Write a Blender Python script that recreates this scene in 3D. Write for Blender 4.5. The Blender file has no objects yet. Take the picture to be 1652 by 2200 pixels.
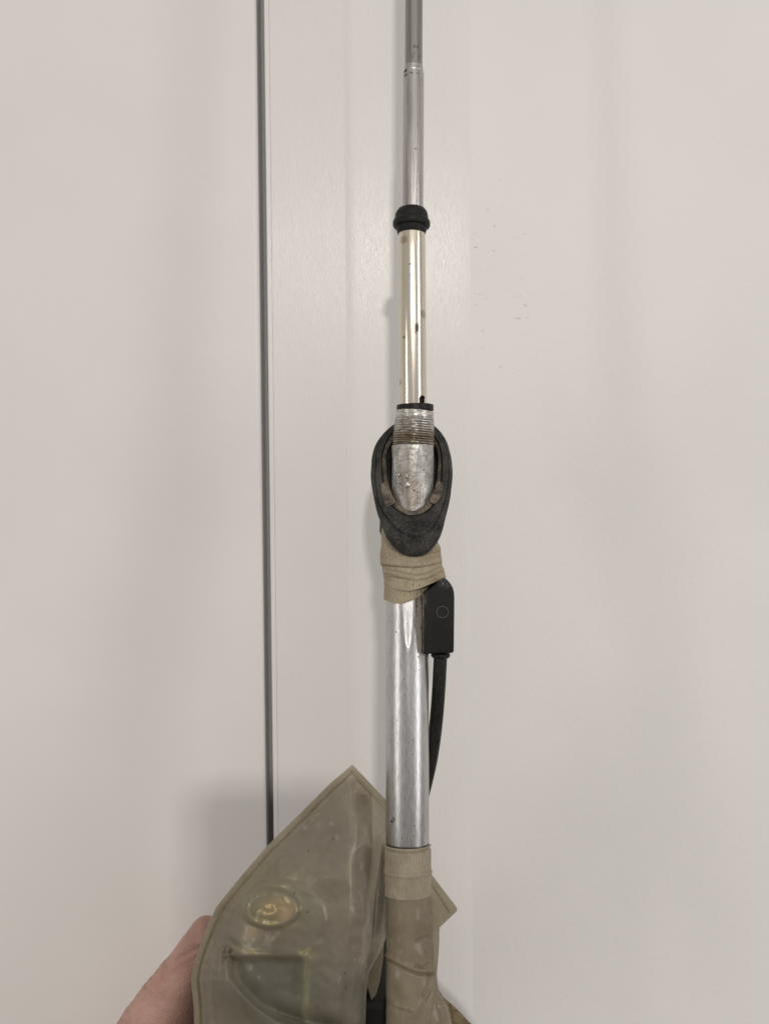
import bpy, bmesh, math, random
import numpy as np
from mathutils import Vector, Matrix, noise as mnoise
random.seed(4); rng = np.random.default_rng(4)
S = bpy.context.scene
COL = S.collection

# ------------------------------------------------------------------ camera
F = 1784.0; PW, PH = 1652, 2200            # focal length in photo pixels, photo size
CAM = Vector((0, 0, 1.40))
pitch = math.radians(-2.0)
FWD = Vector((0, math.cos(pitch), math.sin(pitch)))
RGT = Vector((1, 0, -0.0068)).normalized()
RGT = (RGT - FWD * RGT.dot(FWD)).normalized()
UPV = RGT.cross(FWD)
cd = bpy.data.cameras.new('camera'); cam = bpy.data.objects.new('camera', cd); COL.objects.link(cam)
cd.sensor_fit = 'VERTICAL'; cd.sensor_height = 24.0; cd.lens = 24.0 * F / PH
cd.clip_start = 0.02; cd.clip_end = 50
m = Matrix((RGT, UPV, -FWD)).transposed().to_4x4(); m.translation = CAM
cam.matrix_world = m
S.camera = cam

# ------------------------------------------------------------------ light
S.view_settings.view_transform = 'Standard'; S.view_settings.look = 'None'
S.view_settings.exposure = .22; S.view_settings.gamma = 1
wd = bpy.data.worlds.new('World'); S.world = wd; wd.use_nodes = True
bg = wd.node_tree.nodes['Background']; bg.inputs[0].default_value = (1.0, 0.965, 0.93, 1); bg.inputs[1].default_value = 1.0
# the unlit room behind the viewer: pale walls above, a darker floor below
nt = wd.node_tree; tcw = nt.nodes.new('ShaderNodeTexCoord'); sxw = nt.nodes.new('ShaderNodeSeparateXYZ'); mrw = nt.nodes.new('ShaderNodeMapRange'); mxw = nt.nodes.new('ShaderNodeMix'); mxw.data_type = 'RGBA'
nt.links.new(tcw.outputs['Generated'], sxw.inputs[0]); nt.links.new(sxw.outputs[2], mrw.inputs[0]); mrw.interpolation_type = 'SMOOTHSTEP'
mrw.inputs[1].default_value = -.40; mrw.inputs[2].default_value = .10
mxw.inputs[6].default_value = (.150, .135, .118, 1); mxw.inputs[7].default_value = (.385, .368, .350, 1)
nt.links.new(mrw.outputs[0], mxw.inputs[0]); nt.links.new(mxw.outputs[2], bg.inputs[0])
def area(name, loc, target, sx, sy, watts, col=(1, 1, 1)):
    l = bpy.data.lights.new(name, 'AREA'); l.shape = 'RECTANGLE'; l.size = sx; l.size_y = sy; l.energy = watts; l.color = col
    o = bpy.data.objects.new(name, l); COL.objects.link(o); o.location = loc
    o.rotation_euler = (Vector(target) - Vector(loc)).to_track_quat('-Z', 'Y').to_euler()
    o['kind'] = 'helper'
    return o
TG = (0, 0.45, 1.38)
area('lamp_above_viewer', (0.135, -1.75, 2.127), TG, .10, .07, 12.0, (1, .955, .91))
area('lamp_left', (-1.15, -0.45, 1.385), TG, .10, .87, 2.0, (1, .96, .92))
area('lamp_right', (1.5, -0.60, 1.50), TG, .22, 1.4, 5.4, (.98, .97, 1))
area('added_streak_lamp', (0.15, -1.70, 1.80), TG, .14, .30, .08, (1, .97, .93))  # added unseen strip behind the viewer, for a centre streak on the chrome
area('ceiling_lamp', (0.3, -1.6, 3.2), (0, .45, 1.2), 2.6, 1.8, 5.5, (1, .96, .91))

# ------------------------------------------------------------------ helpers
def W(px, py, d):                            # point seen at photo pixel px,py at distance d along the view axis
    return CAM + FWD * d + RGT * ((px - PW / 2) / F * d) + UPV * ((PH / 2 - py) / F * d)
def WY(px, py, Y):                           # the same on the vertical plane y = Y
    r = FWD + RGT * ((px - PW / 2) / F) + UPV * ((PH / 2 - py) / F)
    return CAM + r * ((Y - CAM.y) / r.y)
def dl(y): return .39 / (1 - .1334 * (1100 - y) / F)      # the lower tube leans back at its top
def du(y): return .39
def PX(px, d): return px / F * d
def interp(pts, t):
    return float(np.interp(t, [p[0] for p in pts], [p[1] for p in pts]))

def empty(name, loc):
    o = bpy.data.objects.new(name, None); COL.objects.link(o); o.location = loc; o.empty_display_size = .02
    return o
def tag(o, label, cat, group=None, kind=None):
    if label: o['label'] = label
    if cat: o['category'] = cat
    if group: o['group'] = group
    if kind: o['kind'] = kind
    return o
def mk(name, verts, faces, mat, parent=None, org=None, smooth=35, mods=()):
    base = Vector(org) if org is not None else (parent_origin(parent) if parent else Vector((0, 0, 0)))
    me = bpy.data.meshes.new(name)
    me.from_pydata([tuple(Vector(v) - base) for v in verts], [], faces)
    bm = bmesh.new(); bm.from_mesh(me)
    bmesh.ops.remove_doubles(bm, verts=bm.verts, dist=1e-7)
    bmesh.ops.recalc_face_normals(bm, faces=bm.faces); bm.to_mesh(me); bm.free()
    me.materials.append(mat.m if isinstance(mat, M) else mat)
    if smooth:
        for p in me.polygons: p.use_smooth = True
        me.set_sharp_from_angle(angle=math.radians(smooth))
    o = bpy.data.objects.new(name, me); COL.objects.link(o)
    if parent: o.parent = parent
    else: o.location = base
    return o
ORG = {}
def parent_origin(p):
    v = Vector((0, 0, 0))
    while p is not None:
        v += Vector(p.location); p = p.parent
    return v
def lathe(name, rows, dfn, mat, parent, n=64, rfn=None, cap=True, smooth=35, hollow=None):
    """rows: (py, centre px, radius px); rings square to the axis"""
    cs = [W(c, y, dfn(y)) for y, c, r in rows]
    ax = (cs[-1] - cs[0]).normalized()
    e1 = (RGT - ax * RGT.dot(ax)).normalized(); e2 = ax.cross(e1)
    V = []; Fc = []
    for i, (y, c, r) in enumerate(rows):
        R = PX(r, dfn(y))
        for k in range(n):
            a = 2 * math.pi * k / n
            rr = R + (rfn(a, y) if rfn else 0)
            V.append(cs[i] + e1 * (rr * math.cos(a)) + e2 * (rr * math.sin(a)))
    for i in range(len(rows) - 1):
        for k in range(n):
            k2 = (k + 1) % n
            Fc.append((i * n + k, i * n + k2, (i + 1) * n + k2, (i + 1) * n + k))
    if cap:
        Fc.append(tuple(range(n))); Fc.append(tuple(range((len(rows) - 1) * n, len(rows) * n)))
    return mk(name, V, Fc, mat, parent, smooth=smooth)
def prism(name, poly, d0, d1, mat, parent, bev=0.0, dfn=None, seg=3, smooth=40):
    """polygon in photo pixels, extruded from distance d0 to d1"""
    n = len(poly)
    dc = lambda p, d: d + (dfn(*p) if dfn else 0)
    V = [W(x, y, dc((x, y), d0)) for x, y in poly]
    c = [W(x, y, dc((x, y), d0)) + FWD * (d1 - d0) for x, y in poly]
    Fc = [tuple(range(n)), tuple(range(n, 2 * n))] + [(i, (i + 1) % n, n + (i + 1) % n, n + i) for i in range(n)]
    o = mk(name, V + c, Fc, mat, parent, smooth=smooth)
    if bev:
        b = o.modifiers.new('bevel', 'BEVEL'); b.width = bev; b.segments = seg; b.limit_method = 'ANGLE'; b.angle_limit = math.radians(30)
    return o
def sheath(name, Lp, Rp, ytop, ybot, dfn, mat, parent, disp=None, rz=None, nt=120, nv=60, solid=0.0):
    V = []; Fc = []
    for j in range(nv + 1):
        v = j / nv
        for k in range(nt):
            a = 2 * math.pi * k / nt
            x0 = .5 + .5 * math.cos(a)
            y = (ytop(x0) * (1 - v) + ybot(x0) * v)
            L, R = interp(Lp, y), interp(Rp, y)
            c, h = (L + R) / 2, (R - L) / 2
            z = rz(y) if rz else h
            x = c + h * math.cos(a)
            dd = disp(x, y, a) if disp else 0
            x += dd * F / .38 * math.cos(a)
            dep = dfn(y) - PX(z, dfn(y)) * math.sin(a) - dd * math.sin(a)
            V.append(W(x, y, dep))
    for j in range(nv):
        for k in range(nt):
            k2 = (k + 1) % nt
            Fc.append((j * nt + k, j * nt + k2, (j + 1) * nt + k2, (j + 1) * nt + k))
    o = mk(name, V, Fc, mat, parent, smooth=60)
    if solid:
        s = o.modifiers.new('thickness', 'SOLIDIFY'); s.thickness = solid; s.offset = 1
    return o
def sweep(name, pts, rad, mat, parent, n=16):
    """round tube through world points"""
    V = []; Fc = []; P = [Vector(p) for p in pts]
    up = FWD.copy()
    for i, p in enumerate(P):
        t = (P[min(i + 1, len(P) - 1)] - P[max(i - 1, 0)]).normalized()
        e1 = up.cross(t).normalized(); e2 = t.cross(e1)
        r = rad(i / (len(P) - 1)) if callable(rad) else rad
        for k in range(n):
            a = 2 * math.pi * k / n
            V.append(p + e1 * (r * math.cos(a)) + e2 * (r * math.sin(a)))
    for i in range(len(P) - 1):
        for k in range(n):
            k2 = (k + 1) % n
            Fc.append((i * n + k, i * n + k2, (i + 1) * n + k2, (i + 1) * n + k))
    Fc.append(tuple(range(n))); Fc.append(tuple(range((len(P) - 1) * n, len(P) * n)))
    return mk(name, V, Fc, mat, parent, smooth=50)
def crom(pts, n):
    P = [Vector(p) for p in pts]; P = [P[0]] + P + [P[-1]]; out = []
    for i in range(1, len(P) - 2):
        for k in range(n):
            t = k / n; a, b, c, d = P[i - 1], P[i], P[i + 1], P[i + 2]
            out.append(.5 * ((2 * b) + (c - a) * t + (2 * a - 5 * b + 4 * c - d) * t * t + (-a + 3 * b - 3 * c + d) * t ** 3))
    out.append(P[-2]); return out

# ------------------------------------------------------------------ materials
class M:
    def __init__(s, name, base=(.5, .5, .5), rough=.5, metal=0, spec=.5, **k):
        s.m = bpy.data.materials.new(name); s.m.use_nodes = True; s.t = s.m.node_tree; s.b = s.t.nodes['Principled BSDF']
        s.b.inputs['Base Color'].default_value = (*base, 1); s.b.inputs['Roughness'].default_value = rough
        s.b.inputs['Metallic'].default_value = metal; s.b.inputs['Specular IOR Level'].default_value = spec
        for a, v in k.items(): s.b.inputs[a].default_value = v
        s.tc = s.t.nodes.new('ShaderNodeTexCoord'); s.nrm = None
    def lk(s, a, b): s.t.links.new(a, b)
    def n(s, typ, **k):
        x = s.t.nodes.new(typ)
        for a, v in k.items(): setattr(x, a, v)
        return x
    def co(s, scale=(1, 1, 1), loc=(0, 0, 0)):
        mp = s.n('ShaderNodeMapping'); mp.inputs['Scale'].default_value = scale; mp.inputs['Location'].default_value = loc
        s.lk(s.tc.outputs['Object'], mp.inputs['Vector']); return mp.outputs[0]
    def noise(s, scale=1, detail=3, rough=.5, vec=None, lo=0, hi=1, dist=0):
        x = s.n('ShaderNodeTexNoise'); x.inputs['Scale'].default_value = scale; x.inputs['Detail'].default_value = detail
        x.inputs['Roughness'].default_value = rough; x.inputs['Distortion'].default_value = dist
        s.lk(vec if vec is not None else s.co(), x.inputs['Vector'])
        return s.rng(x.outputs['Fac'], lo, hi, 0, 1) if (lo, hi) != (0, 1) else x.outputs['Fac']
    def rng(s, v, a, b, c=0, d=1, smooth=False):
        x = s.n('ShaderNodeMapRange'); x.interpolation_type = 'SMOOTHSTEP' if smooth else 'LINEAR'
        for i, q in zip((1, 2, 3, 4), (a, b, c, d)): x.inputs[i].default_value = q
        s.lk(v, x.inputs[0]); return x.outputs[0]
    def math(s, op, a, b=None):
        x = s.n('ShaderNodeMath', operation=op)
        for i, q in enumerate((a, b)):
            if q is None: continue
            if isinstance(q, (int, float)): x.inputs[i].default_value = q
            else: s.lk(q, x.inputs[i])
        return x.outputs[0]
    def mix(s, f, a, b):
        x = s.n('ShaderNodeMix', data_type='RGBA')
        if isinstance(f, (int, float)): x.inputs[0].default_value = f
        else: s.lk(f, x.inputs[0])
        for i, q in ((6, a), (7, b)):
            if isinstance(q, tuple): x.inputs[i].default_value = (*q, 1)
            else: s.lk(q, x.inputs[i])
        return x.outputs[2]
    def ramp(s, f, stops):
        x = s.n('ShaderNodeValToRGB'); e = x.color_ramp.elements
        while len(e) < len(stops): e.new(.5)
        for q, (p, c) in zip(e, stops): q.position = p; q.color = (*c, 1)
        s.lk(f, x.inputs[0]); return x.outputs[0]
    def color(s, c): s.lk(c, s.b.inputs['Base Color']); return s
    def inp(s, k, v): s.lk(v, s.b.inputs[k]); return s
    def bump(s, h, strength, dist=.001):
        x = s.n('ShaderNodeBump'); x.inputs['Strength'].default_value = strength; x.inputs['Distance'].default_value = dist
        s.lk(h, x.inputs['Height'])
        if s.nrm is not None: s.lk(s.nrm, x.inputs['Normal'])
        s.nrm = x.outputs[0]; s.lk(s.nrm, s.b.inputs['Normal']); return s
    def near(s, c, r, soft=.4, warp=0.0):            # 1 inside the ellipsoid at c with radii r (object space)
        v = s.co()
        if warp:
            nz = s.n('ShaderNodeTexNoise'); nz.inputs['Scale'].default_value = 900; s.lk(v, nz.inputs['Vector'])
            sc = s.n('ShaderNodeVectorMath', operation='SCALE'); sc.inputs[3].default_value = warp; s.lk(nz.outputs['Color'], sc.inputs[0])
            ad = s.n('ShaderNodeVectorMath', operation='ADD'); s.lk(v, ad.inputs[0]); s.lk(sc.outputs[0], ad.inputs[1])
            sb = s.n('ShaderNodeVectorMath', operation='SUBTRACT'); s.lk(ad.outputs[0], sb.inputs[0]); sb.inputs[1].default_value = (warp / 2,) * 3
            v = sb.outputs[0]
        a = s.n('ShaderNodeVectorMath', operation='SUBTRACT'); s.lk(v, a.inputs[0]); a.inputs[1].default_value = c
        b = s.n('ShaderNodeVectorMath', operation='DIVIDE'); s.lk(a.outputs[0], b.inputs[0]); b.inputs[1].default_value = r
        l = s.n('ShaderNodeVectorMath', operation='LENGTH'); s.lk(b.outputs[0], l.inputs[0])
        return s.rng(l.outputs['Value'], 1 - soft, 1 + soft, 1, 0, True)
    def specks(s, scale, size, keep=.7, vec=None):    # sparse small dots
        x = s.n('ShaderNodeTexVoronoi'); x.inputs['Scale'].default_value = scale
        s.lk(vec if vec is not None else s.co(), x.inputs['Vector'])
        a = s.rng(x.outputs['Distance'], size * .55, size, 1, 0)
        sp = s.n('ShaderNodeSeparateColor'); s.lk(x.outputs['Color'], sp.inputs[0])
        return s.math('MULTIPLY', a, s.math('GREATER_THAN', sp.outputs[0], keep))

ANT = W(876, 2250, dl(2250))                 # origin of the antenna
def AL(px, py, d): return tuple(W(px, py, d) - ANT)

def paint(name, base, rough, brush=False, peel=False):
    a = M(name, base, rough, spec=.38)
    c = a.mix(a.noise(9, 3, lo=.35, hi=.65), tuple(q * .975 for q in base), tuple(min(1, q * 1.015) for q in base))
    a.color(c)
    if brush:
        a.bump(a.noise(1, 3, vec=a.co((300, 300, 14))), .12, .0006)
        a.bump(a.noise(1, 3, .7, vec=a.co((1500, 1500, 110))), .75, .0003)
    if peel:
        a.bump(a.noise(190, 2, .45), peel, .0009)
        a.bump(a.noise(620, 2, .5), peel * 1.2, .0004)
    return a
mDoor = paint('door_paint', (.775, .750, .724), .33, peel=.10)
mTrim = paint('trim_paint', (.768, .735, .712), .27, brush=True)
mTrim2 = paint('trim_paint_outer', (.80, .780, .753), .23, brush=True)
mWall = paint('wall_paint', (.798, .776, .750), .50, peel=.16)
# scuffs on the wall
sc = mWall.near(tuple(WY(1060, 610, .482)), (.024, .02, .060), .6)
spk = mWall.noise(1, 4, .62, vec=mWall.co((260, 10, 420)), lo=.655, hi=.72)
sf = mWall.math('MULTIPLY', mWall.math('MULTIPLY', sc, spk), .7)
mWall.color(mWall.mix(sf, mWall.b.inputs['Base Color'].links[0].from_socket, (.30, .25, .2)))
mGap = M('gap_shade_paint', (.40, .42, .41), .6)  # darker than the door paint, so the gap's shade is partly painted in

# ------------------------------------------------------------------ setting: wall, casing, door
def zslab(name, x0, x1, Y0, Y1, mat, parent=None, org=None, z0=.55, z1=2.35, bev=0, Y0b=None):
    Y0b = Y0 if Y0b is None else Y0b
    V = [(x0, Y0, z0), (x1, Y0b, z0), (x1, Y1, z0), (x0, Y1, z0), (x0, Y0, z1), (x1, Y0b, z1), (x1, Y1, z1), (x0, Y1, z1)]
    Fc = [(0, 1, 5, 4), (1, 2, 6, 5), (2, 3, 7, 6), (3, 0, 4, 7), (0, 3, 2, 1), (4, 5, 6, 7)]
    o = mk(name, V, Fc, mat, parent, org=org, smooth=35)
    if bev:
        b = o.modifiers.new('bevel', 'BEVEL'); b.width = bev; b.segments = 4
    return o
WF = .480
xg0 = WY(563, 1100, WF).x; xg1 = WY(580, 1100, WF).x; xs = WY(747, 1100, WF).x; xe = WY(1012, 1100, WF).x; xc = WY(591, 1100, WF).x
door = empty('door', (xg0 - .4, WF + .02, .55)); tag(door, 'white painted door leaf at the left, beside the dark vertical gap', 'door')
zslab('door_leaf', xg0 - .85, xg0, WF + .0005, WF + .040, mDoor, door, bev=.0022)
case = empty('door_casing', (xc, WF + .02, .55)); tag(case, 'white brush-painted door casing between the dark gap and the textured wall', 'door casing')
zslab('jamb_edge', xg1, xc - .00006, WF - .00012, WF + .0445, mTrim, case, bev=.0005)
zslab('casing_board', xc, xs + .003, WF, WF + .0448, mTrim, case)
prof = [(xs + .0001, WF + .045), (xs + .0001, WF - .0001), (xs + .0010, WF - .0003), (xs + .0024, WF - .0008), (xs + .0045, WF - .0012), (xs + .008, WF - .0014), (xe - .012, WF - .0012), (xe - .006, WF - .0009), (xe - .002, WF - .0003), (xe, WF + .0001), (xe, WF + .045)]
n = len(prof)
mk('outer_board', [(x, y, z) for z in (.55, 2.35) for x, y in prof], [(i, (i + 1) % n, n + (i + 1) % n, n + i) for i in range(n)] + [tuple(range(n)), tuple(range(n, 2 * n))], mTrim2, case, smooth=50)
gp = zslab('door_stop', xg0 - .02, xg1 + .003, WF + .020, WF + .050, mGap, case)
wall = zslab('wall', xe, xe + 1.2, WF + .0001, WF + .06, mWall, None, org=(0, 0, 0), bev=0)
tag(wall, 'off-white textured plaster wall to the right of the casing', None, kind='structure')

# ------------------------------------------------------------------ antenna materials
def metal(name, c1, c2, rough, aniso=.75, streak=(900, 900, 6), spots=(), specks=None, bumpk=.05):
    a = M(name, c1, rough, 1.0)
    c = a.mix(a.noise(1, 4, .6, vec=a.co(streak), lo=.35, hi=.68), c1, c2)
    if specks: c = a.mix(a.math('MULTIPLY', a.specks(specks[0], specks[1], specks[2]), .75), c, (.10, .085, .07))
    for (p, r, col, k) in spots:
        c = a.mix(a.math('MULTIPLY', a.near(p, r, .35, .0012), k), c, col)
    a.color(c)
    a.inp('Roughness', a.rng(a.noise(1, 4, .6, vec=a.co(streak)), .3, .7, rough * .75, rough * 1.35))
    a.b.inputs['Anisotropic'].default_value = aniso
    tg = a.n('ShaderNodeTangent', direction_type='RADIAL', axis='Z'); a.lk(tg.outputs[0], a.b.inputs['Tangent'])
    a.bump(a.noise(1, 3, vec=a.co((streak[0], streak[1], streak[2] * 1.5))), bumpk, .0004)
    return a
R_ = lambda px, py, d, rx, rz: (AL(px, py, d), (PX(rx, d), .006, PX(rz, d)))
sp = []
for px, py, rx, rz, k in ((890, 98, 1.3, 4, .8), (893, 96, 1.0, 4.5, .7), (897, 98, 1.0, 4, .8), (890, 112, 2.5, 1.5, .6), (886, 119, 1.4, 5, .5), (901, 117, 1.2, 3, .5), (881, 134, 5, 1.6, .9), (872, 141, 3, 4, .9), (893, 318, 3, 3, .6), (889, 319, 2, 1.5, .7)):
    c, r = R_(px, py, .385, rx, rz); sp.append((c, r, (.05, .045, .035), k))
mMast = metal('brushed_mast_metal', (.30, .28, .265), (.38, .355, .335), .27, .85, spots=sp)
sp2 = [(*R_(871, 147, .385, 3, 4), (.03, .025, .02), 1), (*R_(872, 157, .385, 4, 3), (.05, .045, .04), .8), (*R_(884, 155.5, .385, 4, 1.6), (.1, .08, .06), .8), (*R_(897, 156, .385, 4, 1.4), (.12, .1, .08), .7), (*R_(893, 319, .385, 3, 2), (.08, .07, .06), .8)]
mMast2 = metal('brushed_mast_metal_wide', (.40, .375, .355), (.58, .555, .53), .25, .85, spots=sp2)
sp = [(*R_(868, 512, .383, 8, 9), (.34, .27, .15), .65), (*R_(884, 566, .383, 6, 2), (.22, .18, .12), .8), (*R_(887, 572, .383, 3, 2), (.22, .18, .12), .7), (*R_(896, 702, .383, 5, 9), (.11, .09, .06), .9), (*R_(893, 712, .383, 2.5, 5), (.16, .13, .09), .8), (*R_(910, 674, .385, 6, 9), (.35, .33, .29), .8), (*R_(868, 725, .385, 2, 3), (.1, .08, .05), .8), (*R_(860, 820, .387, 2, 7), (.2, .17, .12), .6), (*R_(901, 762, .383, 2, 5), (.2, .15, .08), .5), (*R_(883, 590, .383, 3, 3), (.3, .25, .17), .6)]
mChrome = metal('tarnished_chrome', (.78, .72, .61), (.62, .56, .46), .15, .80, streak=(1400, 1400, 4), spots=sp)
mAlu = metal('polished_aluminium', (.66, .645, .635), (.46, .45, .455), .25, .60, streak=(1500, 1500, 2.0), specks=(600, .22, .86), bumpk=.11,
             spots=[(*R_(842, 1765, .365, 2, 4), (.05, .04, .03), .9), (*R_(846, 1760, .365, 1.5, 5), (.05, .04, .03), .9), (*R_(852, 1360, .372, 1.6, 1.6), (.02, .02, .02), 1), (*R_(890, 1689, .362, 1.5, 1.5), (.1, .09, .08), .9), (*R_(892, 1775, .362, 2, 2), (.1, .09, .08), .8)])
g_ = mAlu.near(AL(905, 1345, .3745), (PX(9, .375), .005, PX(82, .375)), .4, .003)
mAlu.color(mAlu.mix(g_, mAlu.b.inputs['Base Color'].links[0].from_socket, (.36, .32, .26)))
mAlu.inp('Metallic', mAlu.rng(g_, 0, 1, 1, .1)); mAlu.inp('Roughness', mAlu.rng(g_, 0, 1, .31, .75))
mCast = M('pitted_cast_metal', (.55, .53, .50), .44, .70)
c = mCast.mix(mCast.noise(150, 5, .65, lo=.4, hi=.62), (.36, .345, .32), (.60, .59, .57))
c = mCast.mix(mCast.math('MULTIPLY', mCast.noise(1100, 3, .7, lo=.52, hi=.66), .85), c, (.15, .13, .10))
c = mCast.mix(mCast.math('MULTIPLY', mCast.near(AL(880, 1050, .38), (.0042, .01, .013), .6, .004), .7), c, (.24, .20, .155))
mCast.color(c); mCast.bump(mCast.noise(420, 4, .6), .5, .0006)
mThread = M('worn_threads', (.5, .48, .45), .34, .9)
c = mThread.mix(mThread.noise(1, 4, .65, vec=mThread.co((260, 260, 900)), lo=.38, hi=.62), (.36, .33, .29), (.74, .72, .69))
c = mThread.mix(mThread.math('MULTIPLY', mThread.near(AL(888, 940, .38), (.02, .02, .0032), .5, .002), .75), c, (.20, .145, .08))
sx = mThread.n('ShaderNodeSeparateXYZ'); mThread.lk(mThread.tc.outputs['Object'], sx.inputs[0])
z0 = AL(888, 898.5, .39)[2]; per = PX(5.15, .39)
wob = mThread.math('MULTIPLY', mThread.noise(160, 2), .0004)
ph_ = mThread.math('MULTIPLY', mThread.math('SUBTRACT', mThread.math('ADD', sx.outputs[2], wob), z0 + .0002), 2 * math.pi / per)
groove_shade = mThread.rng(mThread.math('COSINE', ph_), .45, .95, 0, .8)  # dark bands painted into the thread grooves as shade between the rings
groove_shade = mThread.math('MULTIPLY', groove_shade, mThread.rng(sx.outputs[2], z0 + .0006, z0 - .0004, 0, 1))
c = mThread.mix(groove_shade, c, (.07, .055, .04))
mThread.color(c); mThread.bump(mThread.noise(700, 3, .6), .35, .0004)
def rubber(name, a1, a2, rough, dust=.25, k=.5):
    a = M(name, a1, rough, 0, .22)
    c = a.mix(a.noise(75, 6, .7, lo=.38, hi=.66), a1, a2)
    c = a.mix(a.math('MULTIPLY', a.noise(1500, 2, .8, lo=.54, hi=.72), dust), c, (.24, .215, .18))
    a.color(c); a.bump(a.noise(600, 4, .6), k, .0004); return a
mRub = rubber('weathered_rubber', (.012, .0118, .0115), (.058, .055, .050), .60, .42, .8)
mRubS = rubber('black_rubber_cap', (.008, .0078, .0075), (.015, .0145, .014), .5, .05, .25)
mPlas = rubber('black_plastic', (.009, .009, .009), (.014, .0135, .013), .42, .03, .2)
# chalky wear on the top corner and inner edge of the connector box
cc = mPlas.b.inputs['Base Color'].links[0].from_socket
w1 = mPlas.near(AL(960, 1252, .368), (.0035, .02, .0022), .6, .002); w2 = mPlas.near(AL(914, 1285, .366), (.0015, .006, .005), .6, .003); w3 = mPlas.near(AL(911, 1347, .366), (.0009, .006, .0035), .5, .0012)
for w_ in (w1, w2, w3):
    cc = mPlas.mix(mPlas.math('MULTIPLY', mPlas.math('MULTIPLY', w_, mPlas.noise(900, 3, .7, lo=.42, hi=.62)), .75), cc, (.16, .17, .18))
mPlas.color(cc)
mCable = rubber('black_cable', (.008, .008, .008), (.02, .02, .018), .40, .22, .2)
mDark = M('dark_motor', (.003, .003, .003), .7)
mGum = M('brown_residue', (.16, .13, .09), .8)
mGum.color(mGum.mix(mGum.noise(130, 3, .6, lo=.42, hi=.6), mGum.mix(mGum.noise(700, 4, .7, lo=.35, hi=.65), (.035, .031, .026), (.10, .085, .065)), mGum.mix(mGum.noise(700, 4, .7, lo=.35, hi=.65), (.085, .068, .048), (.23, .185, .13)))); mGum.bump(mGum.noise(900, 4, .7), .8, .0006)
def cloth(name, c1, c2, dirt):
    a = M(name, c1, .85, 0, .25)
    wv = a.n('ShaderNodeTexWave'); wv.inputs['Scale'].default_value = 470; wv.inputs['Distortion'].default_value = 1.2; wv.inputs['Detail'].default_value = 1
    a.lk(a.co((1, .4, .02)), wv.inputs['Vector'])
    c = a.mix(a.noise(110, 4, .6, lo=.35, hi=.65), c1, c2)
    c = a.mix(a.math('MULTIPLY', a.rng(wv.outputs['Fac'], .0, .5, 1, 0), .28), c, tuple(q * .35 for q in c1))
    c = a.mix(a.math('MULTIPLY', a.noise(1, 3, .75, vec=a.co((1900, 1900, 900)), lo=.56, hi=.68), dirt), c, (.07, .055, .035))
    a.color(c); a.bump(wv.outputs['Fac'], .45, .0005); a.bump(a.noise(1500, 3, .6), .3, .0003); return a
mTape = cloth('cloth_tape', (.37, .31, .215), (.47, .405, .285), .85)
mTape2 = cloth('aged_cloth_tape', (.30, .26, .19), (.38, .33, .24), .4)

# ------------------------------------------------------------------ antenna
ant = empty('car_antenna', ANT)
tag(ant, 'power car radio antenna with telescopic mast, rubber grommet and cloth-taped aluminium tube', 'car antenna')
def masts(py): return 888.5
lathe('mast_section', [(-1500, 893, 18.7), (-90, 889.5, 18.7), (60, 889, 18.7), (150, 888.5, 18.7)], du, mMast, ant)
lathe('mast_section', [(143.5, 888.5, 18.0), (143.5, 888.5, 19.4), (145, 888.5, 20.0), (147.0, 888.5, 20.0), (149, 888.5, 19.7), (156, 888.3, 21.3), (157.5, 888.3, 21.0), (158.5, 888.3, 21.9), (163, 888.3, 22.3), (300, 888, 22.3), (460, 887, 22.3)], du, mMast2, ant)
# rubber cap
cap = lathe('rubber_cap', [(447, 885, 21.5), (447.5, 885, 23.5), (450, 884.5, 28.5), (455, 884.5, 32.5), (461, 884, 35), (467, 884, 36), (472, 884, 36.3), (473, 884, 37.5), (475, 884, 39.2), (478, 884, 40), (485, 884, 40), (488, 884, 38.2), (488.2, 884, 33.5), (493, 884, 32.8), (503, 884.2, 29.8), (503.2, 884.2, 27.8)], du, mRubS, ant, n=96, smooth=50)
mark_v = []; mark_f = []
for (x0, y0, x1, y1) in ((866, 458, 866, 466), (862, 466, 869, 467), (875, 457, 874, 465), (882, 458, 886, 461), (884, 450, 887, 453), (882, 466, 889, 468), (899, 460, 910, 463), (900, 465, 908, 467), (904, 453, 907, 454), (864, 470, 867, 471)):
    b0 = len(mark_v)
    for x, y in ((x0, y0), (x1, y1)):
        dd = .39 - math.sqrt(max(0, PX(36.6, .39) ** 2 - PX(x - 884, .39) ** 2)) - (.0001 if y > 456 else -.0010)
        for sx, sy in ((-.7, -.7), (.7, -.7), (.7, .7), (-.7, .7)):
            mark_v.append(W(x + sx, y + sy, dd)); 
        for sx, sy in ((-.7, -.7), (.7, -.7), (.7, .7), (-.7, .7)):
            mark_v.append(W(x + sx, y + sy, dd + .0008))
    mark_f += [(b0 + 0, b0 + 9, b0 + 10, b0 + 3), (b0 + 1, b0 + 8, b0 + 11, b0 + 2), (b0, b0 + 1, b0 + 9, b0 + 8), (b0 + 3, b0 + 2, b0 + 10, b0 + 11), (b0, b0 + 1, b0 + 2, b0 + 3), (b0 + 8, b0 + 9, b0 + 10, b0 + 11)]
mk('raised_lettering', mark_v, mark_f, mRubS, cap, smooth=0)
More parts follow.
